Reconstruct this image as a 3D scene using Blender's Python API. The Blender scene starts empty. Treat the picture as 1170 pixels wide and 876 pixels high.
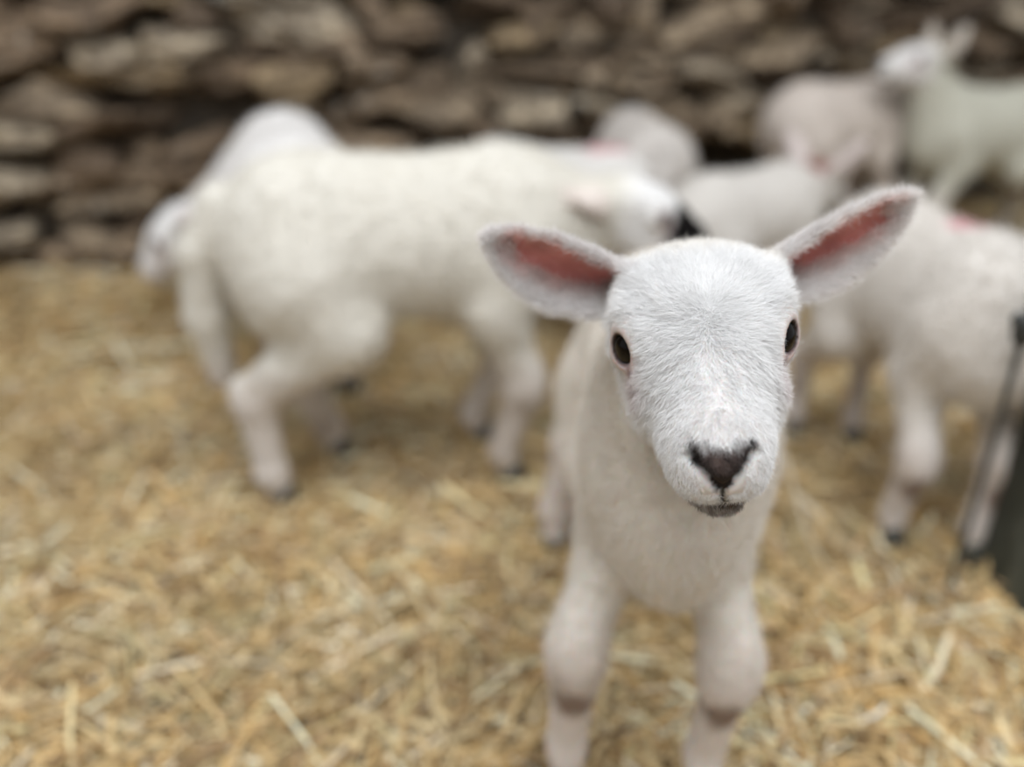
import bpy, math, random
import numpy as np
from mathutils import Matrix, Vector

# ------------------------------------------------------------------ camera, world, lights
SC = bpy.context.scene
COL = SC.collection
rng = np.random.default_rng(7)
random.seed(7)

cam_data = bpy.data.cameras.new('camera')
cam = bpy.data.objects.new('camera', cam_data)
COL.objects.link(cam)
cam.location = (0, 0, 0.606)
cam.rotation_euler = (math.radians(90 - 25.2), 0, 0)
cam_data.sensor_width = 36
cam_data.lens = 28.25
cam_data.clip_start = 0.02
cam_data.dof.use_dof = True
cam_data.dof.focus_distance = 0.378
cam_data.dof.aperture_fstop = 2.0
SC.camera = cam

SC.view_settings.view_transform = 'Standard'
SC.view_settings.look = 'None'
SC.view_settings.gamma = 1
SC.view_settings.use_curve_mapping = False
SC.view_settings.exposure = 0.04
SC.cycles.use_denoising = True
SC.cycles.max_bounces = 8
SC.cycles.diffuse_bounces = 4

world = bpy.data.worlds.new('world')
SC.world = world
world.use_nodes = True
bg = world.node_tree.nodes['Background']
bg.inputs[0].default_value = (0.95, 0.97, 1.0, 1)
bg.inputs[1].default_value = 0.42

def area_light(name, loc, size, power, target, color):
    d = bpy.data.lights.new(name, 'AREA')
    d.shape = 'RECTANGLE'
    d.size, d.size_y = size
    d.energy = power
    d.color = color
    o = bpy.data.objects.new(name, d)
    COL.objects.link(o)
    o.location = loc
    o.rotation_euler = (Vector(target) - Vector(loc)).to_track_quat('-Z', 'Y').to_euler()
    return o

area_light('roof_light', (0.1, -0.15, 2.7), (2.8, 1.9), 92, (0.1, .85, 0), (0.96, 0.98, 1.0))

# ------------------------------------------------------------------ tagging
def tag(o, label=None, cat=None, group=None, kind=None):
    if label: o['label'] = label
    if cat: o['category'] = cat
    if group: o['group'] = group
    if kind: o['kind'] = kind
    return o

# ------------------------------------------------------------------ noise
def _hash(i, j, k, seed):
    n = (i * 374761393 + j * 668265263 + k * 2147483647 + seed * 1274126177) & 0xffffffff
    n = ((n ^ (n >> 13)) * 1274126177) & 0xffffffff
    n = ((n ^ (n >> 15)) * 2246822519) & 0xffffffff
    return ((n ^ (n >> 16)) & 0xffff) / 32767.5 - 1.0

def vnoise(P, freq, seed=0):
    Q = np.asarray(P, dtype=np.float64) * freq + 1000.0
    I = np.floor(Q).astype(np.int64)
    F = Q - I
    F = F * F * (3 - 2 * F)
    r = np.zeros(len(Q))
    for a in (0, 1):
        for b in (0, 1):
            for c in (0, 1):
                w = (F[:, 0] if a else 1 - F[:, 0]) * (F[:, 1] if b else 1 - F[:, 1]) * (F[:, 2] if c else 1 - F[:, 2])
                r += w * _hash(I[:, 0] + a, I[:, 1] + b, I[:, 2] + c, seed)
    return r

# ------------------------------------------------------------------ signed distance modelling
def bx(p):
    return [np.asarray(q, float) for q in p]

class Rc:          # tapered capsule
    def __init__(s, a, b, ra, rb, k=0.02, mode='add'):
        s.a, s.b = np.array(a, float), np.array(b, float)
        s.ra, s.rb, s.k, s.mode = ra, rb, k, mode
    def box(s):
        m = max(s.ra, s.rb) + s.k + 0.02
        return np.minimum(s.a, s.b) - m, np.maximum(s.a, s.b) + m
    def ev(s, X, Y, Z):
        ba = s.b - s.a
        t = ((X - s.a[0]) * ba[0] + (Y - s.a[1]) * ba[1] + (Z - s.a[2]) * ba[2]) / max(ba @ ba, 1e-9)
        t = np.clip(t, 0, 1)
        d = np.sqrt((X - s.a[0] - t * ba[0]) ** 2 + (Y - s.a[1] - t * ba[1]) ** 2 + (Z - s.a[2] - t * ba[2]) ** 2)
        return d - (s.ra + (s.rb - s.ra) * t)
    def tf(s, O, M, sc):
        return Rc(O + M @ (s.a * sc), O + M @ (s.b * sc), s.ra * sc, s.rb * sc, s.k * sc, s.mode)

class El:          # ellipsoid
    def __init__(s, c, r, M=None, k=0.02, mode='add'):
        s.c, s.r = np.array(c, float), np.array(r, float)
        s.M = np.eye(3) if M is None else np.array(M, float)
        s.k, s.mode = k, mode
    def box(s):
        m = s.r.max() + s.k + 0.02
        return s.c - m, s.c + m
    def ev(s, X, Y, Z):
        x, y, z = X - s.c[0], Y - s.c[1], Z - s.c[2]
        M = s.M
        u = x * M[0, 0] + y * M[1, 0] + z * M[2, 0]
        v = x * M[0, 1] + y * M[1, 1] + z * M[2, 1]
        w = x * M[0, 2] + y * M[1, 2] + z * M[2, 2]
        k0 = np.sqrt((u / s.r[0]) ** 2 + (v / s.r[1]) ** 2 + (w / s.r[2]) ** 2)
        k1 = np.sqrt((u / s.r[0] ** 2) ** 2 + (v / s.r[1] ** 2) ** 2 + (w / s.r[2] ** 2) ** 2) + 1e-6
        return k0 * (k0 - 1) / k1
    def tf(s, O, M, sc):
        return El(O + M @ (s.c * sc), s.r * sc, M @ s.M, s.k * sc, s.mode)

EAR_U = np.array([0, .2, .42, .6, .8, .93, 1.0])
EAR_W = np.array([.62, .82, 1.0, .96, .68, .33, .05])
EAR_D = np.array([1.10, .95, .68, .46, .28, .15, .1])
class Ear:         # cupped leaf: M columns = along, across, towards the hollow side
    def __init__(s, o, M, L, W, th, k=0.010, mode='add', bulge=0.0):
        s.bulge = bulge
        s.o, s.M, s.L, s.W, s.th, s.k, s.mode = np.array(o, float), np.array(M, float), L, W, th, k, mode
    def box(s):
        m = s.W * 1.4 + 0.03
        e = s.o + s.M[:, 0] * s.L
        return np.minimum(s.o, e) - m, np.maximum(s.o, e) + m
    def loc(s, X, Y, Z):
        x, y, z = X - s.o[0], Y - s.o[1], Z - s.o[2]
        a, t, n = [x * s.M[0, i] + y * s.M[1, i] + z * s.M[2, i] for i in range(3)]
        u = np.clip(a / s.L, 0, 1)
        return a, t - s.bulge * np.sin(np.pi * u ** 1.1), n
    def surf(s, u, t):
        w = s.W * np.interp(u, EAR_U, EAR_W)
        c = s.W * np.interp(u, EAR_U, EAR_D)
        q = t / w
        return w, c, c * q * q, 2 * c * q / w
    def ev(s, X, Y, Z):
        a, t, n = s.loc(X, Y, Z)
        a, t, n = np.broadcast_arrays(a, t, n)
        w, c, sf, g = s.surf(a / s.L, t)
        d1 = np.abs(n - sf + 0.25 * c) / np.sqrt(1 + g * g) - s.th
        d2 = (np.abs(t) - w) * 0.85
        kk = 0.004
        h = np.clip(0.5 + 0.5 * (d2 - d1) / kk, 0, 1)
        d = d1 + (d2 - d1) * h + kk * h * (1 - h)
        return np.maximum(d, np.maximum(-a, a - s.L))
    def tf(s, O, M, sc):
        return Ear(O + M @ (s.o * sc), M @ s.M, s.L * sc, s.W * sc, s.th, s.k * sc, s.mode, s.bulge * sc)

def axis(lo, hi, coarse, zones):
    """grid coordinates with finer spacing inside zones [(lo,hi,step)]"""
    out = [lo]
    while out[-1] < hi:
        x = out[-1]
        st = coarse
        for a, b, f in zones:
            if a <= x <= b:
                st = min(st, f)
            elif x < a:
                st = min(st, max(f, (a - x) * 0.4))
            else:
                st = min(st, max(f, (x - b) * 0.4))
        out.append(x + st)
    return np.array(out)

def sdf_mesh(prims, coarse=0.005, zones=((), (), ())):
    lo = np.min([p.box()[0] for p in prims if p.mode == 'add'], 0)
    hi = np.max([p.box()[1] for p in prims if p.mode == 'add'], 0)
    ax = [axis(lo[i], hi[i], coarse, zones[i]) for i in range(3)]
    F = np.full([len(a) for a in ax], 0.5, dtype=np.float32)
    for p in prims:
        b0, b1 = p.box()
        s = [slice(max(0, np.searchsorted(ax[i], b0[i])), min(len(ax[i]), np.searchsorted(ax[i], b1[i]) + 1)) for i in range(3)]
        X = ax[0][s[0]].astype(np.float32)[:, None, None]
        Y = ax[1][s[1]].astype(np.float32)[None, :, None]
        Z = ax[2][s[2]].astype(np.float32)[None, None, :]
        if X.size == 0 or Y.size == 0 or Z.size == 0:
            continue
        d = p.ev(X, Y, Z)
        f = F[s[0], s[1], s[2]]
        k = p.k
        if p.mode == 'add':
            h = np.clip(0.5 + 0.5 * (f - d) / k, 0, 1)
            r = f + (d - f) * h - k * h * (1 - h)
        else:
            d = -d
            h = np.clip(0.5 + 0.5 * (d - f) / k, 0, 1)
            r = f + (d - f) * h + k * h * (1 - h)
        F[s[0], s[1], s[2]] = r
    return surface_nets(F, ax)

def surface_nets(F, ax):
    S = F < 0
    nx, ny, nz = F.shape
    c = np.zeros((nx - 1, ny - 1, nz - 1), np.int8)
    for a in (0, 1):
        for b in (0, 1):
            for d in (0, 1):
                c += S[a:nx - 1 + a, b:ny - 1 + b, d:nz - 1 + d]
    I, J, K = np.nonzero((c > 0) & (c < 8))
    idx = np.full(c.shape, -1, np.int64)
    idx[I, J, K] = np.arange(len(I))
    cor = {}
    for a in (0, 1):
        for b in (0, 1):
            for d in (0, 1):
                cor[a, b, d] = F[I + a, J + b, K + d].astype(float)
    acc = np.zeros((len(I), 3)); cnt = np.zeros(len(I))
    ks = list(cor)
    for p in ks:
        for ax_ in range(3):
            if p[ax_]: continue
            q = list(p); q[ax_] = 1; q = tuple(q)
            A, B = cor[p], cor[q]
            m = (A < 0) != (B < 0)
            t = np.where(m, A / np.where(m, A - B, 1), 0)
            for i in range(3):
                acc[:, i] += m * ((t if i == ax_ else p[i]))
            cnt += m
    V = acc / cnt[:, None]
    base = np.stack([I, J, K], 1)
    W = V + base
    P = np.stack([np.interp(W[:, i], np.arange(len(ax[i])), ax[i]) for i in range(3)], 1)
    quads = []
    for a in range(3):
        b, d = (a + 1) % 3, (a + 2) % 3
        sl0 = [slice(None)] * 3; sl1 = [slice(None)] * 3
        sl0[a] = slice(0, -1); sl1[a] = slice(1, None)
        for o in (b, d):
            sl0[o] = slice(1, -1); sl1[o] = slice(1, -1)
        A, B = S[tuple(sl0)], S[tuple(sl1)]
        E = np.stack(np.nonzero(A != B), 1)
        flip = ~A[tuple(E.T)]
        E[:, b] += 1; E[:, d] += 1
        def cell(db, dd):
            e = E.copy(); e[:, b] -= db; e[:, d] -= dd
            return idx[tuple(e.T)]
        q = np.stack([cell(1, 1), cell(0, 1), cell(0, 0), cell(1, 0)], 1)
        q[flip] = q[flip][:, ::-1]
        quads.append(q)
    Q = np.concatenate(quads)
    Q = Q[(Q >= 0).all(1)]
    # light smoothing
    for _ in range(2):
        acc = np.zeros_like(P); n = np.zeros(len(P))
        for i in range(4):
            a, b = Q[:, i], Q[:, (i + 1) % 4]
            for k in range(3):
                acc[:, k] += np.bincount(a, P[b, k], len(P)) + np.bincount(b, P[a, k], len(P))
            n += np.bincount(a, minlength=len(P)) + np.bincount(b, minlength=len(P))
        P = P * 0.5 + 0.5 * acc / np.maximum(n, 1)[:, None]
    return P, Q

def np_mesh(name, V, Q, mat, parent=None, col=None, smooth=True):
    me = bpy.data.meshes.new(name)
    V = np.asarray(V, np.float32); Q = np.asarray(Q, np.int32)
    me.vertices.add(len(V)); me.vertices.foreach_set('co', V.ravel())
    me.loops.add(Q.size); me.loops.foreach_set('vertex_index', Q.ravel())
    me.polygons.add(len(Q))
    me.polygons.foreach_set('loop_start', np.arange(0, Q.size, Q.shape[1], dtype=np.int32))
    me.polygons.foreach_set('loop_total', np.full(len(Q), Q.shape[1], np.int32))
    me.update(calc_edges=True)
    me.validate()
    me.polygons.foreach_set('use_smooth', np.full(len(me.polygons), smooth))
    if col is not None:
        a = me.attributes.new('Col', 'FLOAT_COLOR', 'POINT')
        a.data.foreach_set('color', np.concatenate([col, np.ones((len(col), 1))], 1).astype(np.float32).ravel())
    me.materials.append(mat)
    o = bpy.data.objects.new(name, me)
    COL.objects.link(o)
    if parent: o.parent = parent
    return o

def normals(P, Q):
    n = np.cross(P[Q[:, 2]] - P[Q[:, 0]], P[Q[:, 3]] - P[Q[:, 1]])
    N = np.zeros_like(P)
    for i in range(4):
        for k in range(3):
            N[:, k] += np.bincount(Q[:, i], n[:, k], len(P))
    return N / (np.linalg.norm(N, axis=1, keepdims=True) + 1e-12)

# ------------------------------------------------------------------ materials
def material(name):
    m = bpy.data.materials.new(name); m.use_nodes = True
    return m, m.node_tree, m.node_tree.nodes['Principled BSDF']

def noise_node(nt, scale, detail=4, rough=0.6, coord='Object', stretch=None):
    tc = nt.nodes.new('ShaderNodeTexCoord')
    n = nt.nodes.new('ShaderNodeTexNoise')
    n.inputs['Scale'].default_value = scale
    n.inputs['Detail'].default_value = detail
    n.inputs['Roughness'].default_value = rough
    src = tc.outputs[coord]
    if stretch:
        mp = nt.nodes.new('ShaderNodeMapping'); mp.inputs['Scale'].default_value = stretch
        nt.links.new(src, mp.inputs[0]); src = mp.outputs[0]
    nt.links.new(src, n.inputs['Vector'])
    return n

def ramp(nt, fac, stops):
    r = nt.nodes.new('ShaderNodeValToRGB')
    while len(r.color_ramp.elements) < len(stops): r.color_ramp.elements.new(0.5)
    for e, (p, c) in zip(r.color_ramp.elements, stops):
        e.position = p; e.color = (*c, 1)
    nt.links.new(fac, r.inputs[0])
    return r

def mixc(nt, a, b, fac, mode='MULTIPLY'):
    m = nt.nodes.new('ShaderNodeMix'); m.data_type = 'RGBA'; m.blend_type = mode
    if isinstance(fac, float): m.inputs[0].default_value = fac
    else: nt.links.new(fac, m.inputs[0])
    for s, v in ((6, a), (7, b)):
        if isinstance(v, tuple): m.inputs[s].default_value = (*v, 1)
        else: nt.links.new(v, m.inputs[s])
    return m.outputs[2]

def attr_mat(name, rough=0.8, bump=None, spec=0.2, var=None, sss=0.0):
    m, nt, b = material(name)
    a = nt.nodes.new('ShaderNodeAttribute'); a.attribute_name = 'Col'
    src = a.outputs['Color']
    if var:
        n = noise_node(nt, var[0], 5)
        r = ramp(nt, n.outputs['Fac'], [(0.3, (var[1],) * 3), (0.7, (1.0,) * 3)])
        src = mixc(nt, src, r.outputs[0], 1.0)
    nt.links.new(src, b.inputs['Base Color'])
    b.inputs['Roughness'].default_value = rough
    b.inputs['Specular IOR Level'].default_value = spec
    if sss:
        b.inputs['Subsurface Weight'].default_value = sss
        b.inputs['Subsurface Radius'].default_value = (0.006, 0.002, 0.0012)
        b.inputs['Subsurface Scale'].default_value = 1.0
    if bump:
        n = noise_node(nt, bump[0], 3)
        bp = nt.nodes.new('ShaderNodeBump')
        bp.inputs['Distance'].default_value = bump[1]
        nt.links.new(n.outputs['Fac'], bp.inputs['Height'])
        nt.links.new(bp.outputs[0], b.inputs['Normal'])
    return m

M_SKIN = attr_mat('lamb_skin', 0.7, spec=0.25, sss=0.5)
M_WOOL = attr_mat('lamb_wool', 0.95, (130, 0.004), spec=0.05, var=(25, 0.93))
M_HAIR = attr_mat('lamb_hair', 0.55, spec=0.35)

def plain(name, col, rough, spec=0.5):
    m, nt, b = material(name)
    b.inputs['Base Color'].default_value = (*col, 1)
    b.inputs['Roughness'].default_value = rough
    b.inputs['Specular IOR Level'].default_value = spec
    return m
m, nt, b = material('lamb_eye')
n = noise_node(nt, 60, 2)
r = ramp(nt, n.outputs['Fac'], [(0.3, (0.002, 0.0015, 0.0012)), (0.7, (0.006, 0.004, 0.003))])
nt.links.new(r.outputs[0], b.inputs['Base Color']); b.inputs['Roughness'].default_value = 0.06
b.inputs['Specular IOR Level'].default_value = 0.22
M_EYE = m
m, nt, b = material('lamb_hoof')
n = noise_node(nt, 90, 4, stretch=(1, 1, 3))
r = ramp(nt, n.outputs['Fac'], [(0.3, (0.020, 0.024, 0.024)), (0.7, (0.08, 0.085, 0.08))])
nt.links.new(r.outputs[0], b.inputs['Base Color']); b.inputs['Roughness'].default_value = 0.5
M_HOOF = m

# ------------------------------------------------------------------ lamb anatomy
# head frame: x towards the nose, y towards the lamb's left, z up; metres
EYE_C = np.array([0.050, 0.0310, 0.008]); EYE_R = 0.0125
EYE_N = np.array([0.60, 0.75, 0.24]); EYE_N /= np.linalg.norm(EYE_N)

def head_shape(fine):
    P = [El((.022, 0, .003), (.046, .0405, .036), k=.012)]
    for s in (-1, 1):
        P += [El((.030, s * .020, .016), (.030, .022, .021), k=.012),
              Rc((.046, s * .0345, .0205), (.062, s * .0275, .018), .0080, .0065, k=.010),
              El((.048, s * .020, -.020), (.036, .0185, .026), k=.014),
              El((.085, s * .012, -.013), (.034, .0145, .019), k=.014)]
    P += [El((.058, 0, -.003), (.044, .0345, .033), k=.012),
          Rc((.055, 0, .014), (.108, 0, .000), .0235, .0165, k=.014),
          El((.112, 0, -.012), (.023, .0200, .0190), k=.014),
          Rc((.035, 0, -.032), (.112, 0, -.030), .019, .0125, k=.012)]
    for s in (-1, 1):
        P.append(El((.1165, s * .0095, -.0195), (.0135, .0110, .0110), k=.006))      # lip lobes
    P.append(El((.1205, 0, -.0045), (.0115, .0125, .0085), k=.006))                  # nose pad
    P.append(El((.1135, 0, -.0362), (.0135, .0120, .0070), k=.004))                   # chin
    for s in (-1, 1):
        c = EYE_C * (1, s, 1); n = EYE_N * (1, s, 1)
        P.append(El(c + n * .001, (.0155, .0155, .0150), k=.008))
    if fine:
        # eye openings, nostrils, philtrum and mouth line
        for s in (-1, 1):
            c = EYE_C * (1, s, 1); n = EYE_N * (1, s, 1)
            a = np.array([.62, -s * .25, -.55]); a -= n * (a @ n); a /= np.linalg.norm(a)
            b_ = np.cross(n, a)
            P.append(El(c + n * .0155, (.0083, .0066, .0085), np.stack([a, b_, n], 1), k=.003, mode='sub'))
            P.append(Rc((.1335, s * .0030, -.0120), (.1275, s * .0120, -.0010), .0018, .0024, k=.003, mode='sub'))
            P.append(Rc((.1275, s * .0120, -.0010), (.1235, s * .0150, -.0015), .0022, .0012, k=.003, mode='sub'))
            P.append(Rc((.1315, 0, -.0305), (.1225, s * .0155, -.0305), .0013, .0013, k=.0022, mode='sub'))
            P.append(Rc((.1225, s * .0155, -.0305), (.104, s * .0210, -.0255), .0013, .0010, k=.0022, mode='sub'))
        P.append(Rc((.1335, 0, -.0125), (.1325, 0, -.0305), .0012, .0014, k=.0022, mode='sub'))
    return P

def head_colors(q, nrm, base, noz=True, dark_nose=(.020, .014, .012), black=False):
    """colour of skin and fur at head-frame points q (whitest on the face)"""
    col = np.tile(np.array(base, float), (len(q), 1))
    F, Lr, U = q.T
    w = vnoise(q, 260, 3) * .0016 + vnoise(q, 700, 5) * .0012
    def put(mask, c):
        mask = np.clip(mask, 0, 1)[:, None]
        col[:] = col * (1 - mask) + np.array(c) * mask
    aL = np.abs(Lr)
    # tear line and thin skin round the eye
    for s in (-1, 1):
        c = EYE_C * (1, s, 1); n = EYE_N * (1, s, 1)
        d = q - (c + n * .0135)
        t0 = np.array([.62, -s * .25, -.55]); t0 -= n * (t0 @ n); t0 /= np.linalg.norm(t0)
        b0 = np.cross(n, t0)
        e = np.sqrt((d @ t0 / .0100) ** 2 + (d @ b0 / .0080) ** 2 + (d @ n / .012) ** 2)
        put((1.55 - e + w * 60) / .5 * .55, (.52, .38, .36))
        put((1.00 - e) / .12, (.085, .052, .045))
        put((.90 - e) / .10, (.02, .012, .010))
        cor = c + n * .0128 + t0 * .0115
        d2 = q - cor
        tt = d2 @ t0
        off = np.abs(d2 @ b0) + 3 * np.maximum(np.abs(d2 @ n) - .010, 0)
        put(np.where((tt > -.002) & (tt < .018), (.0036 - off * 1.0 - tt * .05) / .0022, 0) * .8, (.16, .11, .105))
        put(np.clip((.020 - np.linalg.norm(q - cor - t0 * .006, axis=1)) / .014, 0, 1) * .35, (.62, .46, .46))
    # dark nose: wide top edge, narrowing to the philtrum
    wid = np.interp(U, [-.020, -.012, -.004, .003, .0085], [.001, .0058, .0125, .0165, .011])
    m = (wid - aL + w) / .0022
    m = np.minimum(m, (F - .110 + w) / .002)
    m = np.minimum(m, (.0080 - U + w * 1.6) / .0045)
    m = np.where(U < -.021, 0, m)
    fl = np.clip((U + .007 - aL * .45) / .005, 0, 1)
    put(m, dark_nose)
    top = np.clip((U + .0060 - aL * .75) / .003, 0, 1) * np.clip(m, 0, 1) * np.clip((.75 + .9 * vnoise(q, 650, 8)), 0, 1)
    put(top * .9, (.115, .080, .070))
    ml = (.0016 - aL) / .001
    put(np.where((U < -.012) & (U > -.032) & (F > .118), ml, 0), dark_nose)
    # mouth line and brownish chin
    md = np.abs(U - np.interp(F, [.104, .1225, .1315], [-.0255, -.0305, -.0305]))
    put(np.where((F > .102) & (aL < .021), (.0019 - md) / .001, 0), (.06, .04, .035))
    if black: put((F - .070 + w) / .006, dark_nose)
    put(np.where((U < -.0318) & (F > .096), np.clip((F - .098 + w) / .010, 0, 1) * np.clip(.7 + .5 * vnoise(q, 400, 9), 0, 1), 0), (.13, .085, .055))
    return col

def rotz(a):
    c, s = math.cos(a), math.sin(a)
    return np.array([[c, -s, 0], [s, c, 0], [0, 0, 1.]])

def frame(f, up=(0, 0, 1), roll=0):
    f = np.array(f, float); f /= np.linalg.norm(f)
    l = np.cross(up, f); l /= np.linalg.norm(l)
    u = np.cross(f, l)
    c, s = math.cos(roll), math.sin(roll)
    return np.stack([f, l * c + u * s, u * c - l * s], 1)

def ear_frame(o, tip, n):
    a = np.array(tip, float) - o
    L = np.linalg.norm(a); a /= L
    n = np.array(n, float); n -= a * (n @ a); n /= np.linalg.norm(n)
    return np.stack([a, np.cross(n, a), n], 1), L

def make_claws():
    P = []
    for s in (-1, 1):
        P += [Rc((-.004, s * .0065, .010), (.010, s * .0068, .006), .0078, .0055, k=.004),
              El((.004, s * .0065, .019), (.010, .0075, .010), k=.006)]
    P.append(Rc((0, 0, .030), (0, 0, .022), .0105, .011, k=.008))
    V, Q = sdf_mesh(P, .0016)
    V[:, 2] = np.maximum(V[:, 2], 0.0)
    return V, Q
CLAW = make_claws()
HOOF_ME = None; EYE_ME = None

def hair_object(name, P, D, length, rad, col, parent, curl=0.0, npts=4, seed=1, droop=0.0):
    """P roots, D unit directions, length per hair"""
    r = np.random.default_rng(seed)
    n = len(P)
    t = np.linspace(0, 1, npts)
    side = r.normal(size=(n, 3)); side -= D * (side * D).sum(1, keepdims=True)
    side /= np.linalg.norm(side, axis=1, keepdims=True) + 1e-9
    pts = P[:, None, :] + D[:, None, :] * (length[:, None] * t[None])[..., None]
    pts += side[:, None, :] * (length[:, None] * curl * (t[None] ** 2))[..., None]
    pts[:, :, 2] -= droop * length[:, None] * t[None] ** 2
    cu = bpy.data.hair_curves.new(name)
    cu.add_curves([npts] * n)
    cu.attributes['position'].data.foreach_set('vector', pts.astype(np.float32).ravel())
    ra = cu.attributes.get('radius') or cu.attributes.new('radius', 'FLOAT', 'POINT')
    rr = rad * np.interp(t, [0, .5, 1], [1, .8, .15])
    ra.data.foreach_set('value', np.tile(rr, n).astype(np.float32))
    a = cu.attributes.new('Col', 'FLOAT_COLOR', 'CURVE')
    a.data.foreach_set('color', np.concatenate([col, np.ones((n, 1))], 1).astype(np.float32).ravel())
    cu.materials.append(M_HAIR)
    o = bpy.data.objects.new(name, cu)
    COL.objects.link(o)
    o.parent = parent
    return o

def scatter(P, Q, N, C, n, r, weight=None):
    A, B, Cc, Dd = (P[Q[:, i]] for i in range(4))
    area = np.linalg.norm(np.cross(Cc - A, Dd - B), axis=1)
    if weight is not None: area = area * weight[Q[:, 0]]
    f = r.choice(len(Q), n, p=area / area.sum())
    u, v = r.random((2, n, 1))
    q = Q[f]
    w = [(1 - u) * (1 - v), u * (1 - v), u * v, (1 - u) * v]
    mixv = lambda X: sum(w[i] * X[q[:, i]] for i in range(4))
    p, nn, c = mixv(P), mixv(N), mixv(C)
    return p, nn / (np.linalg.norm(nn, axis=1, keepdims=True) + 1e-9), c

def lamb(x, y, heading, scale, label, group='lambs standing in the straw pen', poll=(.185, 0, .44), nose=(1, 0, -.35),
         up=(0, 0, 1), legs=None, tail=True, white=(.80, .78, .74), face=(.84, .83, .82), marks=(), hero=False,
         head=None, ears=None, lt=1.0, earset=None, black_muzzle=False, lumps=.55, rear_drop=0.0, kz=0.0, hind=None, noser=(.020, .014, .012), width=1.0, seed=1, fur=26000, z=0.0, knees=False):
    """poll, nose, legs in the lamb's own frame (x forward, y left), before scaling"""
    global HOOF_ME, EYE_ME
    root = bpy.data.objects.new('lamb', None); COL.objects.link(root)
    root.empty_display_size = .05
    root.location = (x, y, z); root.rotation_euler = (0, 0, heading)
    tag(root, label, 'lamb', group)
    S = scale
    L = dict(fl=(.128, .052), fr=(.128, -.052), hl=(-.150, .052), hr=(-.150, -.052))
    if legs: L.update(legs)
    W = width
    P = [El((.085, 0, .305), (.100, .072 * W, .088), k=.03),
         El((.00, 0, .300), (.135, .078 * W, .084), k=.03),
         El((-.105, 0, .315), (.100, .074 * W, .082), k=.03),
         El((.120, 0, .350), (.060, .044 * W, .045), k=.03),
         El((.135, 0, .275), (.050, .050 * W, .060), k=.03),
         Rc((.10, 0, .345), (-.12, 0, .350), .044, .046, k=.03)]
    for nm, sd in (('fl', 1), ('fr', -1)):
        hx, hy = L[nm][:2]
        cx, cy = (.128 + hx) / 2, (sd * .050 + hy) / 2
        P += [Rc((.115, sd * .045 * W, .300), (.092, sd * .052 * W, .235), .042 * lt, .033 * lt, k=.025),
              Rc((.092, sd * .052 * W, .235), (cx + .004, cy, .150 + kz), .030 * lt, .021 * lt, k=.02),
              El((cx + .008, cy, .142 + kz), (.0200 * lt, .0195 * lt, .030), k=.020),
              Rc((cx + .004, cy, .130 + kz), (hx - .010, hy, .058), .0192 * lt, .0168 * lt, k=.016),
              El((hx - .010, hy, .052), (.0165 * lt, .0160 * lt, .0165), k=.010),
              Rc((hx - .010, hy, .050), (hx, hy, .026), .0135 * lt, .0125 * lt, k=.008)]
    lt0 = lt; lt = hind or lt
    for nm, sd in (('hl', 1), ('hr', -1)):
        hx, hy = L[nm][:2]
        kx = -.172 + (hx + .150) * .45
        ky = (sd * .050 + hy) / 2
        P += [El((-.118, sd * .040 * W, .290), (.068, .038 * lt, .082), k=.03),
              Rc((-.110, sd * .046 * W, .270), (-.075, sd * .056 * W, .222), .052 * lt, .038 * lt, k=.03),
              Rc((-.082, sd * .056 * W, .222), (kx, ky, .150), .036 * lt, .0195 * lt, k=.022),
              Rc((kx - .010, ky, .158), (kx, ky, .138), .014 * lt, .0165 * lt, k=.012),
              Rc((kx, ky, .138), (hx - .008, hy, .056), .0180 * lt, .0150 * lt, k=.012),
              El((hx - .008, hy, .052), (.0165 * lt, .0160 * lt, .0165), k=.010),
              Rc((hx - .008, hy, .050), (hx, hy, .026), .0135 * lt, .0125 * lt, k=.008)]
    lt = lt0
    if tail:
        P += [Rc((-.195, 0, .350), (-.222, 0, .300), .022, .022, k=.015),
              Rc((-.222, 0, .300), (-.228, .004, .225), .022, .024, k=.010),
              Rc((-.228, .004, .225), (-.222, .006, .150), .022, .014, k=.010)]
    if rear_drop:
        dz = lambda c: -rear_drop * np.clip((.10 - c[0]) / .2, 0, 1) * np.clip((c[2] - .13) / .08, 0, 1)
        for p in P:
            if isinstance(p, El): p.c = p.c + (0, 0, dz(p.c))
            else: p.a = p.a + (0, 0, dz(p.a)); p.b = p.b + (0, 0, dz(p.b))
    P = [p.tf(np.zeros(3), np.eye(3), S) for p in P]
    if head is None:
        HO = np.array(poll, float) * S
        HM = frame(nose, up)
        hs = S * .97
    else:
        HO, HM = head; hs = 1.0
    back = HO + HM @ (np.array([.012, 0, -.012]) * hs)
    P += [Rc(np.array((.115, 0, .335)) * S, back, .060 * S * W ** .7, .034 * hs, k=.03),
          Rc(np.array((.145, 0, .285)) * S, HO + HM @ (np.array([.010, 0, -.026]) * hs), .048 * S * W ** .7, .026 * hs, k=.03)]
    HP = [p.tf(HO, HM, hs) for p in head_shape(hero)]
    EP = []
    for i, s in enumerate((-1, 1)):
        b = np.array([-.002, s * .032, .010])
        if ears is None:
            es = earset or (-.012, .078, .030, .75, -.35)
            e = Ear(b, *(lambda MM, LL: (MM, LL))(*ear_frame(b, b + np.array([es[0], s * es[1], es[2]]), (es[3], 0, es[4]))), .021, .0045 / hs)
        else:
            tip, nn = ears[i]
            MM, LL = ear_frame(b, tip, nn)
            e = Ear(b, MM, LL, .0205, .0017, bulge=-s * .0050)
        EP.append(e.tf(HO, HM, hs))
    adds = [p for p in HP if p.mode == 'add']; subs = [p for p in HP if p.mode != 'add']
    P += adds + EP
    P += subs
    hz = []
    hb0 = np.min([p.box()[0] for p in adds + EP], 0) + .02; hb1 = np.max([p.box()[1] for p in adds + EP], 0) - .02
    for i in range(3):
        hz.append([(hb0[i], hb1[i], .0014 if hero else .0032)])
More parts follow.
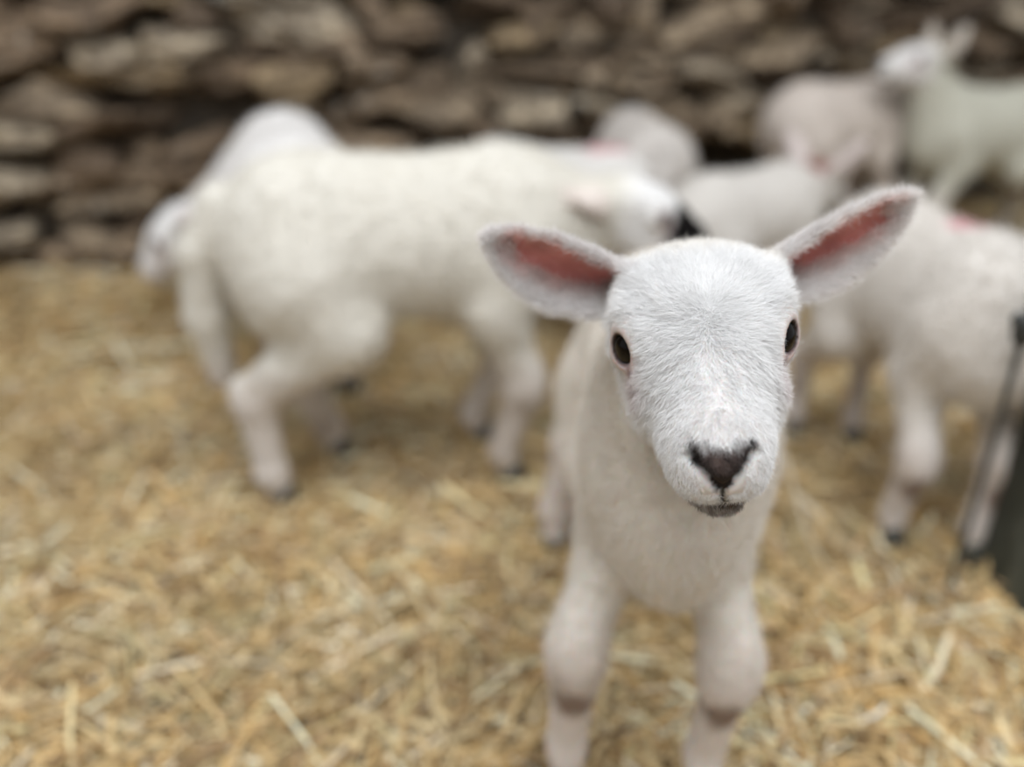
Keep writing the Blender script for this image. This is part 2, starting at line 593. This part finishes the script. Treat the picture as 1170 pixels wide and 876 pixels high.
    V, Q = sdf_mesh(P, .0045 if hero else .006, hz)
    N = normals(V, Q)
    # which vertices belong to the head
    q = (V - HO) @ HM / hs
    dh = np.min([p.ev(V[:, 0], V[:, 1], V[:, 2]) for p in adds + EP], 0)
    db = np.min([p.ev(V[:, 0], V[:, 1], V[:, 2]) for p in P[:4]], 0)
    onhead = (np.abs(dh) < .009) & (q[:, 0] > -.035)
    hw = np.clip((q[:, 0] + .005) / .03, 0, 1) * onhead
    # woolly lumps on the body
    bw = (1 - hw) * np.clip((V[:, 2] / S - .05) / .15, .25, 1) * np.where(np.abs(dh) < .02, .3, 1)
    V = V + N * ((vnoise(V, 55, seed) * .0030 + vnoise(V, 110, seed + 1) * .0018) * bw)[:, None] * lumps
    # colours
    C = np.tile(np.array(white, float), (len(V), 1))
    m = hw[:, None]
    C = C * (1 - m) + head_colors(q, N, face, dark_nose=noser, black=black_muzzle) * m
    zz = V[:, 2] / S
    legw = np.clip((.20 - zz) / .05, 0, 1)
    pk = vnoise(V, 30, seed + 4)
    C = C * (1 - legw[:, None] * .5) + np.array((.70, .62, .59)) * legw[:, None] * .5
    dirt = np.clip(pk * 1.6 - .35, 0, 1) * legw * .55
    C = C * (1 - dirt[:, None]) + np.array((.30, .22, .15)) * dirt[:, None]
    if knees:
        for nm in ('fl', 'fr'):
            hx, hy = L[nm][:2]
            kc = np.array([(.128 + hx) / 2 + .018, ((.05 if nm == 'fl' else -.05) + hy) / 2, .106 + kz]) * S
            d = np.sqrt((((V - kc) / np.array([.035, .020, .022])) ** 2).sum(1)) + vnoise(V, 150, 9) * .25
            mm = np.clip((1.1 - d) / .5, 0, 1)[:, None] * .85
            C = C * (1 - mm) + np.array((.24, .16, .12)) * mm
    for (mc, mr, mcol) in marks:
        d = np.sqrt((((V / S - np.array(mc)) / np.array(mr)) ** 2).sum(1)) + vnoise(V, 60, 12) * .2
        mm = np.clip((1.15 - d) / .5, 0, 1)[:, None] * .62
        C = C * (1 - mm) + np.array(mcol) * mm
    inner = np.zeros(len(V)); edge = np.zeros(len(V)); eardir = np.zeros_like(V); isear = np.zeros(len(V), bool)
    for e in EP:
        a, t, n_ = e.loc(V[:, 0], V[:, 1], V[:, 2])
        u = a / e.L
        w_, c_, sf, g = e.surf(u, t)
        dd = n_ - sf + .25 * c_
        on = (u > .10) & (u < 1.03) & (np.abs(e.ev(V[:, 0], V[:, 1], V[:, 2])) < .003) & (np.abs(dh) < .004)
        on &= (a > .014 * hs)
        isear |= on
        fr_ = np.abs(t) / w_
        rag = vnoise(V, 220, 21) * .10
        # the hollow opens well beyond the root; the rolled root keeps its fur
        lowr = np.clip(t * np.sign(e.bulge if e.bulge else 1) / w_ * 2 + .5, 0, 1)     # towards the fuller margin
        inn = on * (dd > 0) * np.clip(((.88 - .22 * lowr) - fr_ + rag * .7) / (.14 + .42 * lowr), 0, 1) * np.clip((.92 - u + rag) / .14, 0, 1)
        inner = np.maximum(inner, inn)
        pinkish = on * .22 * (1 - inn)
        C = C * (1 - pinkish[:, None]) + np.array((.80, .56, .56)) * pinkish[:, None]
        ang = vnoise(V, 90, 33)
        pc = np.array((.66, .30, .27)) * (1 + .25 * ang[:, None]) 
        deep = np.clip(1.2 - fr_ * 2, 0, 1)[:, None]
        pc = pc * (1 - deep * .35) + np.array((.50, .13, .12)) * deep * .35
        C = C * (1 - inn[:, None]) + pc * inn[:, None]
        ed = e.M[:, 0][None] * .75 + e.M[:, 1][None] * (np.sign(t) * np.clip(fr_, 0, 1) ** 2 * .8)[:, None]
        eardir = np.where(on[:, None], ed, eardir)
    C = np.clip(C, .003, .92)
    Cs = C.copy()
    if hero:
        lum = C.min(1, keepdims=True)
        cover = np.clip((hw - .1) * 2, 0, 1)[:, None] * np.clip((lum - .35) / .3, 0, 1)
        Cs = C * (1 - cover * (1 - np.array((.82, .78, .76))))
        we = (isear * (1 - inner))[:, None] * .75
        C = C * (1 - we) + np.array((.92, .89, .88)) * we
    body = np_mesh('body', V, Q, M_SKIN if hero else M_WOOL, root, Cs)
    # eyes
    for s in (-1, 1):
        if EYE_ME is None:
            me = bpy.data.meshes.new('eye')
            import bmesh
            bm = bmesh.new(); bmesh.ops.create_uvsphere(bm, u_segments=32, v_segments=20, radius=1.0)
            for f in bm.faces: f.smooth = True
            bm.to_mesh(me); bm.free(); me.materials.append(M_EYE); EYE_ME = me
        o = bpy.data.objects.new('eye', EYE_ME); COL.objects.link(o); o.parent = root
        c = EYE_C * (1, s, 1) + EYE_N * (1, s, 1) * (.0022 if hero else .0036)
        o.location = HO + HM @ (c * hs)
        r_ = EYE_R * hs * (1.0 if hero else 1.02)
        o.scale = (r_, r_, r_)
    # hooves
    if HOOF_ME is None:
        o = np_mesh('hoof', CLAW[0], CLAW[1], M_HOOF, root); HOOF_ME = o.data
        bpy.data.objects.remove(o)
    for nm in ('fl', 'fr', 'hl', 'hr'):
        o = bpy.data.objects.new('hoof', HOOF_ME); COL.objects.link(o); o.parent = root
        o.location = (L[nm][0] * S, L[nm][1] * S, 0)
        o.scale = (S * 1.15 * lt, S * 1.15 * lt, S * 1.15)
    # fur
    r = np.random.default_rng(seed + 100)
    def build_fur(name, n, weight, length, rad, curl, lift, sd, droop=0.0, gray=.04):
        tmpV = np.concatenate([V, hw[:, None], inner[:, None], isear[:, None], eardir, q], 1)
        A = scatter(V, Q, N, np.concatenate([C, tmpV[:, 3:]], 1), n, r, weight)
        p, nn, c = A
        col = c[:, :3]; h_, inn, ie, edr, qq = c[:, 3], c[:, 4], c[:, 5], c[:, 6:9], c[:, 9:12]
        # flow: away from the whorl between the eyes on the head, back along the body elsewhere
        wh = np.array([.066, 0, .034])
        f = (qq - wh) * np.array([1, 1.6, 1]); f += np.stack([0 * f[:, 0], np.clip(qq[:, 1] / .004, -1, 1) * .004, 0 * f[:, 0]], 1)
        f = (f / (np.linalg.norm(f, axis=1, keepdims=True) + 1e-9)) @ HM.T
        b_ = np.tile(np.array([-.7, 0, -.7]), (n, 1))
        ht = np.clip(h_, 0, 1)[:, None]
        fl = f * ht + b_ * (1 - ht)
        fl = np.where((ie > .5)[:, None], edr, fl)
        nearw = np.exp(-((qq - wh) ** 2).sum(1) / .007 ** 2)[:, None]
        jit = r.normal(size=(n, 3)) * (.22 + .35 * (1 - ht) + 1.2 * nearw * ht)
        # clumps
        cl = np.stack([vnoise(p, 170, 41), vnoise(p, 170, 42), vnoise(p, 170, 43)], 1) * .45
        fl = fl + jit + cl
        fl -= nn * (fl * nn).sum(1, keepdims=True)
        fl /= np.linalg.norm(fl, axis=1, keepdims=True) + 1e-9
        lf = lift * (1 + .35 * r.normal(size=(n, 1))) + vnoise(p, 330, 44)[:, None] * .25 * ht + (ie > .5)[:, None] * .15
        d = fl + nn * lf
        d /= np.linalg.norm(d, axis=1, keepdims=True)
        ln = length(p, h_, inn, ie, qq) * (0.65 + .7 * r.random(n))
        col = np.clip(col * (1 + gray * r.normal(size=(n, 1))), .003, .93)
        keep = ln > .0007
        return hair_object(name, (p - nn * .0006)[keep], d[keep], ln[keep], rad, col[keep], root, curl, 4, sd, droop)
    if hero:
        def ln_head(p, h_, inn, ie, qq):
            l = np.full(len(p), .0075)
            l = np.where(qq[:, 0] > .085, np.interp(qq[:, 0], [.085, .112, .13], [.0060, .0044, .0032]), l)
            nose = (qq[:, 0] > .118) & (qq[:, 2] > -.018) & (np.abs(qq[:, 1]) < .010) & (qq[:, 2] < -.003)
            l = np.where(nose, .0006, l)
            for s in (-1, 1):
                e = EYE_C * (1, s, 1) + EYE_N * (1, s, 1) * .0125
                de = np.linalg.norm(qq - e, axis=1)
                l = l * np.clip((de - .0095) / .012, .0, 1)
            cor = e + np.array([.0072, -s * .0045, -.0068])
            l = l * np.clip(np.linalg.norm(qq - cor, axis=1) / .012, .25, 1)
            l = np.where(ie > .5, np.where(inn > .75, .0015, .0065), l)
            return l
        wgt = np.where(hw > .02, 1.0, 0) + isear * 1.2 + hw * 2.5 * np.exp(-(((q - np.array([.066, 0, .034])) ** 2).sum(1)) / .009 ** 2)
        build_fur('face_fur', 230000, wgt, ln_head, .000085, .22, .50, 5, gray=.12)
        def ln_body(p, h_, inn, ie, qq):
            return np.interp(p[:, 2], [0, .05, .2, .3], [.003, .003, .006, .009]) * np.clip(1 - h_, 0, 1)
        build_fur('body_fur', 190000, np.clip(1 - hw, 0, 1) * (~isear), ln_body, .00011, .4, .5, 6)
    elif fur:
        def ln_b(p, h_, inn, ie, qq):
            l = np.interp(p[:, 2] / S, [0, .05, .2, .3], [.004, .004, .008, .010])
            l = np.where(h_ > .5, .005, l); l = np.where(inn > .4, .001, l)
            for s in (-1, 1):
                e = EYE_C * (1, s, 1) + EYE_N * (1, s, 1) * .0125
                l = l * np.clip((np.linalg.norm(qq - e, axis=1) - .011) / .010, 0, 1)
            return l
        build_fur('wool', fur, None, ln_b, .00034, .6, .7, seed, gray=.05)
    return root
# ------------------------------------------------------------------ the pen: ground, straw, rubble wall
def ground_h(x, y):
    x = np.asarray(x, float); y = np.asarray(y, float)
    P = np.stack([x, y, 0 * x], 1)
    h = .010 * vnoise(P, 4.0, 51) + .005 * vnoise(P, 11.0, 52)
    bank = np.clip((y - 1.30) / .3, 0, 1); bank = bank * bank * (3 - 2 * bank)
    h += bank * np.clip((-.25 - x) / .3, 0, 1) * (.072 + .012 * vnoise(P, 6, 53))
    return h - .004

def wall_y(x):
    return 1.77 + .33 * (np.asarray(x) + .9)

# floor: earth bed under the straw
gx = np.linspace(-4, 4, 161); gy = np.linspace(-2.2, 3.8, 113)
GX, GY = np.meshgrid(gx, gy, indexing='ij')
gz = ground_h(GX.ravel(), GY.ravel()) - .010
V = np.stack([GX.ravel(), GY.ravel(), gz], 1)
ii = np.arange(161 * 113).reshape(161, 113)
Q = np.stack([ii[:-1, :-1], ii[1:, :-1], ii[1:, 1:], ii[:-1, 1:]], -1).reshape(-1, 4)
m, nt, b = material('straw_bedding')
n1 = noise_node(nt, 35, 8, .75)
r1 = ramp(nt, n1.outputs['Fac'], [(0.30, (.10, .065, .028)), (0.5, (.28, .19, .085)), (0.72, (.48, .36, .17))])
nt.links.new(r1.outputs[0], b.inputs['Base Color']); b.inputs['Roughness'].default_value = .95
n2 = noise_node(nt, 120, 4)
bp = nt.nodes.new('ShaderNodeBump'); bp.inputs['Distance'].default_value = .01
nt.links.new(n2.outputs['Fac'], bp.inputs['Height']); nt.links.new(bp.outputs[0], b.inputs['Normal'])
tag(np_mesh('floor', V, Q, m), kind='structure')

# loose straw: flattened stalks lying in every direction
def straw(n, seed):
    r = np.random.default_rng(seed)
    # spread so that the near part is a bit denser
    y = -.1 + 2.8 * r.random(n) ** 1.25
    x = (r.random(n) * 2 - 1) * (.85 + .86 * y)
    ok = y < wall_y(x) + .03
    x, y = x[ok], y[ok]; n = len(x)
    ln = np.clip(r.lognormal(math.log(.043), .50, n), .012, .17)
    wd = np.clip(r.normal(.0040, .0014, n), .0015, .0078)
    th = wd * (.30 + .3 * r.random(n))
    az = r.random(n) * 2 * math.pi
    el = r.normal(0, .16, n) + (r.random(n) < .05) * r.normal(0, .35, n)
    bend = r.normal(0, .12, n)
    d = np.stack([np.cos(az) * np.cos(el), np.sin(az) * np.cos(el), np.sin(el)], 1)
    side = np.stack([-np.sin(az), np.cos(az), 0 * az], 1)
    tw = r.normal(0, .7, n)[:, None]
    upv = np.cross(d, side) * -1
    s2 = side * np.cos(tw) + upv * np.sin(tw)
    u2 = np.cross(s2, d)
    z = ground_h(x, y) + r.random(n) ** 1.4 * .022 + np.abs(np.sin(el)) * ln * .35
    c = np.stack([x, y, z], 1)
    rings = []
    for k, t in enumerate((-.5, 0.0, .5)):
        p = c + d * (ln * t)[:, None] + side * (bend * ln * (0.5 - abs(t)))[:, None]
        a = s2 * (wd / 2)[:, None]; e = u2 * (th / 2)[:, None]
        rings += [p + a, p + e, p - a, p - e]
    V = np.stack(rings, 1)                       # n,12,3
    V[:, :, 2] = np.maximum(V[:, :, 2], -.03)
    b0 = np.arange(n)[:, None] * 12
    f = []
    for k in (0, 4):
        for j in range(4):
            f.append([k + j, k + (j + 1) % 4, k + 4 + (j + 1) % 4, k + 4 + j])
    f += [[3, 2, 1, 0], [8, 9, 10, 11]]
    Q = (b0[:, None, :] + np.array(f)[None]).reshape(-1, 4)
    pal = np.array([(.70, .55, .30), (.78, .67, .42), (.60, .43, .20), (.92, .86, .68), (.48, .35, .20), (.66, .60, .36), (.34, .24, .13)])
    pi = r.choice(len(pal), n, p=[.23, .18, .17, .15, .12, .08, .07])
    pal = pal * (1.0, .925, .84)
    col = pal[pi] * (1 + .16 * r.normal(size=(n, 1)))
    patch = 1 + .14 * vnoise(np.stack([x, y, 0 * x], 1), 5, 61)[:, None]
    col = np.clip(col * patch, .02, .92)
    return V.reshape(-1, 3), Q, np.repeat(col, 12, 0)

M_STRAW = attr_mat('straw', .5, spec=.35, var=(180, .82))
V, Q, C = straw(155000, 5)
o = np_mesh('straw', V, Q, M_STRAW, None, C, smooth=False)
tag(o, 'loose golden straw bedding spread all over the pen floor', 'straw', kind='stuff')

# rubble stone wall
def ico(sub):
    import bmesh
    bm = bmesh.new(); bmesh.ops.create_icosphere(bm, subdivisions=sub, radius=1.0)
    v = np.array([x.co[:] for x in bm.verts]); f = np.array([[l.index for l in x.verts] for x in bm.faces])
    bm.free(); return v, f
IV, IF = ico(4)
VS, FS, CS = [], [], []
r = np.random.default_rng(21)
base = 0
def stone(cx, cy, cz, L, D, H, yaw, tone):
    global base
    p = IV.copy()
    e = r.uniform(.45, .75)
    p = np.sign(p) * np.abs(p) ** e
    p /= np.maximum(np.abs(p).max(1, keepdims=True), 1e-6) ** .35
    for _ in range(6):                       # broken faces
        n = r.normal(size=3); n /= np.linalg.norm(n)
        t = (p @ n) - r.uniform(.62, .95)
        p = p - n * np.maximum(t, 0)[:, None] * .9
    p = p * (np.array([L, D, H]) * .5)
    nn = p / np.linalg.norm(p, axis=1, keepdims=True)
    off = r.random(3) * 50
    q = p + off
    p = p + nn * (vnoise(q * (1, 1, 2), 12, 3) * .022 + vnoise(q * (1, 1, 2.5), 34, 4) * .009 + vnoise(q, 90, 5) * .004)[:, None]
    a = r.normal(0, .11); ca, sa = math.cos(a), math.sin(a)
    p = np.stack([p[:, 0] * ca - p[:, 2] * sa, p[:, 1], p[:, 0] * sa + p[:, 2] * ca], 1)
    p = p @ rotz(yaw).T + (cx, cy, cz)
    VS.append(p); FS.append(IF + base); base += len(p)
    CS.append(np.tile(tone, (len(p), 1)))
YAW = math.atan(.33)
tones = np.array([(.165, .132, .100), (.200, .168, .132), (.125, .096, .071), (.25, .225, .19), (.175, .140, .095), (.095, .073, .055), (.30, .28, .25)])
z = -.02
while z < 1.25:
    H = r.uniform(.022, .078)
    x = -2.6 + r.uniform(0, .2)
    while x < 3.6:
        L = r.uniform(.06, .30)
        cxm = x + L / 2
        hollow = (.36 < cxm < 2.6) and (z + H / 2 < .30 - .05 * math.sin(cxm * 4))
        if not hollow and r.random() > .03:
            tn = np.array([1.32, 1.24, 1.14]) * tones[r.choice(7, p=[.24, .22, .17, .11, .12, .08, .06])] * r.uniform(.8, 1.2)
            stone(cxm, float(wall_y(cxm)) + .12 + r.uniform(-.045, .035), z + H / 2 + r.normal(0, .016), L * 1.12, r.uniform(.22, .32), H * 1.45, YAW + r.normal(0, .08), tn)
        x += L
    z += H * .93
V = np.concatenate(VS); F_ = np.concatenate(FS); C = np.concatenate(CS)
m, nt, b = material('rubble_stone')
a = nt.nodes.new('ShaderNodeAttribute'); a.attribute_name = 'Col'
n1 = noise_node(nt, 9, 6, .65, stretch=(1, 1, 2.2))
r1 = ramp(nt, n1.outputs['Fac'], [(0.30, (.55, .50, .44)), (0.50, (1, 1, 1)), (0.66, (1.9, 1.9, 1.85))])
c1 = mixc(nt, a.outputs['Color'], r1.outputs[0], 1.0)
n2 = noise_node(nt, 45, 5, .7)
r2 = ramp(nt, n2.outputs['Fac'], [(0.38, (.45, .42, .38)), (0.62, (1.4, 1.38, 1.32))])
c2 = mixc(nt, c1, r2.outputs[0], 1.0)
n3 = noise_node(nt, 14, 3, .5)
r3 = ramp(nt, n3.outputs['Fac'], [(0.66, (0, 0, 0)), (0.72, (1, 1, 1))])
c3 = mixc(nt, c2, (.42, .41, .37), r3.outputs[0], 'MIX')
nt.links.new(c3, b.inputs['Base Color']); b.inputs['Roughness'].default_value = .6
bp = nt.nodes.new('ShaderNodeBump'); bp.inputs['Distance'].default_value = .012
nt.links.new(n2.outputs['Fac'], bp.inputs['Height']); nt.links.new(bp.outputs[0], b.inputs['Normal'])
tag(np_mesh('wall_back', V, F_, m, None, C, smooth=False), kind='structure')
# earth packing behind the stones and in the hollow at their foot
m, nt, b = material('packed_earth')
n1 = noise_node(nt, 20, 5); r1 = ramp(nt, n1.outputs['Fac'], [(0.3, (.030, .024, .018)), (0.7, (.095, .076, .056))])
nt.links.new(r1.outputs[0], b.inputs['Base Color']); b.inputs['Roughness'].default_value = 1
def slab(name, x0, x1, y0, y1, z0, z1, mat):
    V = []; 
    for z in (z0, z1):
        for (x, dy) in ((x0, y0), (x1, y0), (x1, y1), (x0, y1)):
            V.append((x, float(wall_y(x)) + dy, z))
    Q = [(3, 2, 1, 0), (4, 5, 6, 7), (0, 1, 5, 4), (1, 2, 6, 5), (2, 3, 7, 6), (3, 0, 4, 7)]
    return np_mesh(name, V, Q, mat, smooth=False)
tag(slab('trim_1', -3.0, 3.7, .30, .80, -.05, 1.5, m), kind='structure')
tag(slab('trim_2', -3.0, 3.7, .075, .62, .36, 1.5, m), kind='structure')
tag(slab('trim_3', -3.0, .34, .075, .62, -.05, .36, m), kind='structure')
# ------------------------------------------------------------------ the lambs
PI = math.pi
EAR_R = (-.0152, .4279, .4937); EAR_L = (.2164, .4322, .5145)
# front lamb: head turned a little, ears out to the sides
HERO_X, HERO_Y = .124, .594
HERO_A = -PI / 2 - .11
R_h = rotz(HERO_A)
HMw = np.array([[-0.0837, 0.9856, -0.147], [-0.9736, -0.1123, -0.1985], [-0.2122, 0.1265, 0.969]])
u_, s_, v_ = np.linalg.svd(HMw); HMw = u_ @ v_
HOw = np.array([0.10252, 0.42939, 0.45479])
HO_l = R_h.T @ (HOw - np.array([HERO_X, HERO_Y, 0]))
HM_l = R_h.T @ HMw
def hl(p):     # world point to head frame
    return HMw.T @ (np.array(p) - HOw)
def hd(v):
    return HMw.T @ np.array(v)
ear_tips = [(hl(EAR_R), hd((-.10, -.97, -.02))), (hl(EAR_L), hd((.13, -.96, -.12)))]
lamb(HERO_X, HERO_Y, HERO_A, 1.12, 'white lamb with a dark nose close up, looking straight into the camera', head=(HO_l, HM_l),
     ears=ear_tips, hero=True, width=.54, lt=.76, kz=.014, rear_drop=.050, hind=1.12, lumps=.45, white=(.78, .73, .66), face=(.90, .895, .89), knees=True, tail=True, seed=3,
     legs=dict(fr=(.130, -.058), fl=(.128, .040), hr=(-.176, -.084), hl=(-.150, .030)))

SIDE = 'lambs standing in the straw pen'
# the big lamb side-on in the middle
lamb(-.13, .985, math.radians(9), 1.12, 'large cream lamb standing side-on in the middle, rump to the left, dark hooves', lumps=.3, seed=11,
     poll=(.228, .0, .338), nose=(1, -.10, -.38), legs=dict(hr=(-.165, -.055), hl=(-.105, .050), fr=(.108, -.052), fl=(.085, .052)),
     earset=(-.065, .020, -.012, 0, -1), black_muzzle=True, hind=1.15, white=(.76, .73, .66), noser=(.008, .007, .007))
# lamb behind its rump, head at the left
lamb(-.370, 1.36, math.radians(108), 1.07, 'white lamb at the far left, domed rump towards us and head lowered to the left', lumps=.3, seed=12,
     width=1.22, poll=(.13, .165, .24), nose=(.15, 1, -.95), white=(.84, .82, .80), tail=True, legs=dict(hl=(-.15, .05), hr=(-.13, -.05)),
     earset=(-.055, .055, -.02, .6, -.35))
# pair behind the middle lamb
lamb(.070, 1.44, math.radians(158), .955, 'white lamb behind the middle one with pink spray on its rump', lumps=.3, seed=13,
     poll=(.20, -.02, .29), nose=(1, 0, -1.4), earset=(-.05, .05, -.03, .6, -.35), white=(.80, .78, .75),
     marks=[((-.10, -.01, .395), (.045, .035, .03), (.75, .27, .32)), ((-.195, .02, .34), (.02, .03, .05), (.33, .25, .20))], tail=False)
lamb(.298, 1.90, math.radians(95), .935, 'lamb farthest back in the middle, only its round rump showing', lumps=.3, seed=14,
     width=1.18, poll=(.18, 0, .26), nose=(1, 0, -1.4), white=(.74, .70, .66), tail=True)
lamb(.425, 1.45, math.radians(34), .85, 'lamb facing away with a red mark on its poll and both ears raised', lumps=.3, seed=15,
     poll=(.205, -.01, .37), nose=(1, .1, -.45), earset=(-.020, .066, .078, .75, -.35), white=(.78, .75, .71),
     marks=[((.195, -.01, .395), (.040, .032, .035), (.28, .05, .025))] * 2)
# right foreground lamb
lamb(.500, .925, math.radians(-84), .96, 'lamb at the right edge with a pink spot on its back, head out of sight', lumps=.3, seed=16, width=.92, lt=.9,
     poll=(.12, .17, .27), nose=(0, 1, -.7), white=(.80, .76, .71), marks=[((.04, .01, .400), (.030, .022, .03), (.80, .24, .32))],
     legs=dict(fr=(.125, -.055), fl=(.165, .028), hr=(-.16, -.06), hl=(-.13, .02)), tail=False, knees=True)
# two at the back right
lamb(.84, 2.15, math.radians(24), 1.08, 'beige lamb at the back wall, body turned right and head hidden', lumps=.3, seed=17,
     poll=(.17, .06, .25), nose=(.6, .6, -.8), white=(.74, .67, .61), tail=False)
lamb(1.195, 2.10, math.radians(190), 1.06, 'greenish-grey lamb at the back right with its head raised and ears up', lumps=.3, seed=18,
     poll=(.185, 0, .455), nose=(1, 0, -.02), earset=(-.03, .03, .070, -.5, 0), white=(.66, .65, .56), face=(.82, .80, .78), tail=False)

# ------------------------------------------------------------------ post and rod at the right edge
m, nt, b = material('weathered_post')
n1 = noise_node(nt, 14, 6, .7, stretch=(1, 1, .25))
r1 = ramp(nt, n1.outputs['Fac'], [(0.35, (.020, .024, .019)), (0.55, (.055, .062, .050)), (0.75, (.17, .18, .15))])
nt.links.new(r1.outputs[0], b.inputs['Base Color']); b.inputs['Roughness'].default_value = .7
bp = nt.nodes.new('ShaderNodeBump'); bp.inputs['Distance'].default_value = .01
nt.links.new(n1.outputs['Fac'], bp.inputs['Height']); nt.links.new(bp.outputs[0], b.inputs['Normal'])
rr = np.random.default_rng(3)
V = []; Q = []
nz_, na = 60, 32
for i in range(nz_):
    z = -.02 + .80 * i / (nz_ - 1)
    for j in range(na):
        a = 2 * PI * j / na
        rad = .045 / max(abs(math.cos(a)), abs(math.sin(a))) ** .75
        V.append((.588 + rad * math.cos(a), .722 + rad * math.sin(a), z))
V = np.array(V)
V[:, :2] += (vnoise(V * (1, 1, .3), 60, 71) * .003)[:, None]
for i in range(nz_ - 1):
    for j in range(na):
        Q.append((i * na + j, i * na + (j + 1) % na, (i + 1) * na + (j + 1) % na, (i + 1) * na + j))
c0 = len(V); V = np.vstack([V, [(.588, .722, -.02), (.588, .722, .785)]])
for j in range(na):
    Q.append((c0, (j + 1) % na, j, j)); 
    Q.append((c0 + 1, (nz_ - 1) * na + j, (nz_ - 1) * na + (j + 1) % na, (nz_ - 1) * na + (j + 1) % na))
post = np_mesh('fence_post', V, np.array(Q[:(nz_ - 1) * na]), m)
import bmesh
bm = bmesh.new(); bm.from_mesh(post.data); bmesh.ops.holes_fill(bm, edges=[e for e in bm.edges if e.is_boundary]); bm.to_mesh(post.data); bm.free()
tag(post, 'dark weathered fence post standing in the straw at the lower right edge', 'post')
root = bpy.data.objects.new('metal_rod', None); COL.objects.link(root); root.location = (.492, .72, 0)
tag(root, 'thin dark upright metal rod in front of the right-hand lamb', 'rod')
P = [Rc((0, 0, -.01), (.0015, 0, .17), .0031, .0031, k=.002), Rc((.0015, 0, .17), (-.001, .001, .50), .0031, .0031, k=.002)]
V, Q = sdf_mesh(P, .0012)
M_ROD = plain('dark_iron', (.035, .038, .036), .5)
np_mesh('shaft', V, Q, M_ROD, root)
P = [El((0, 0, .325), (.011, .010, .020), k=.004), Rc((-.010, 0, .335), (.012, 0, .318), .006, .006, k=.004), Rc((.008, 0, .34), (.018, 0, .36), .004, .003, k=.004)]
V, Q = sdf_mesh(P, .0015)
np_mesh('wire_knot', V, Q, M_ROD, root)
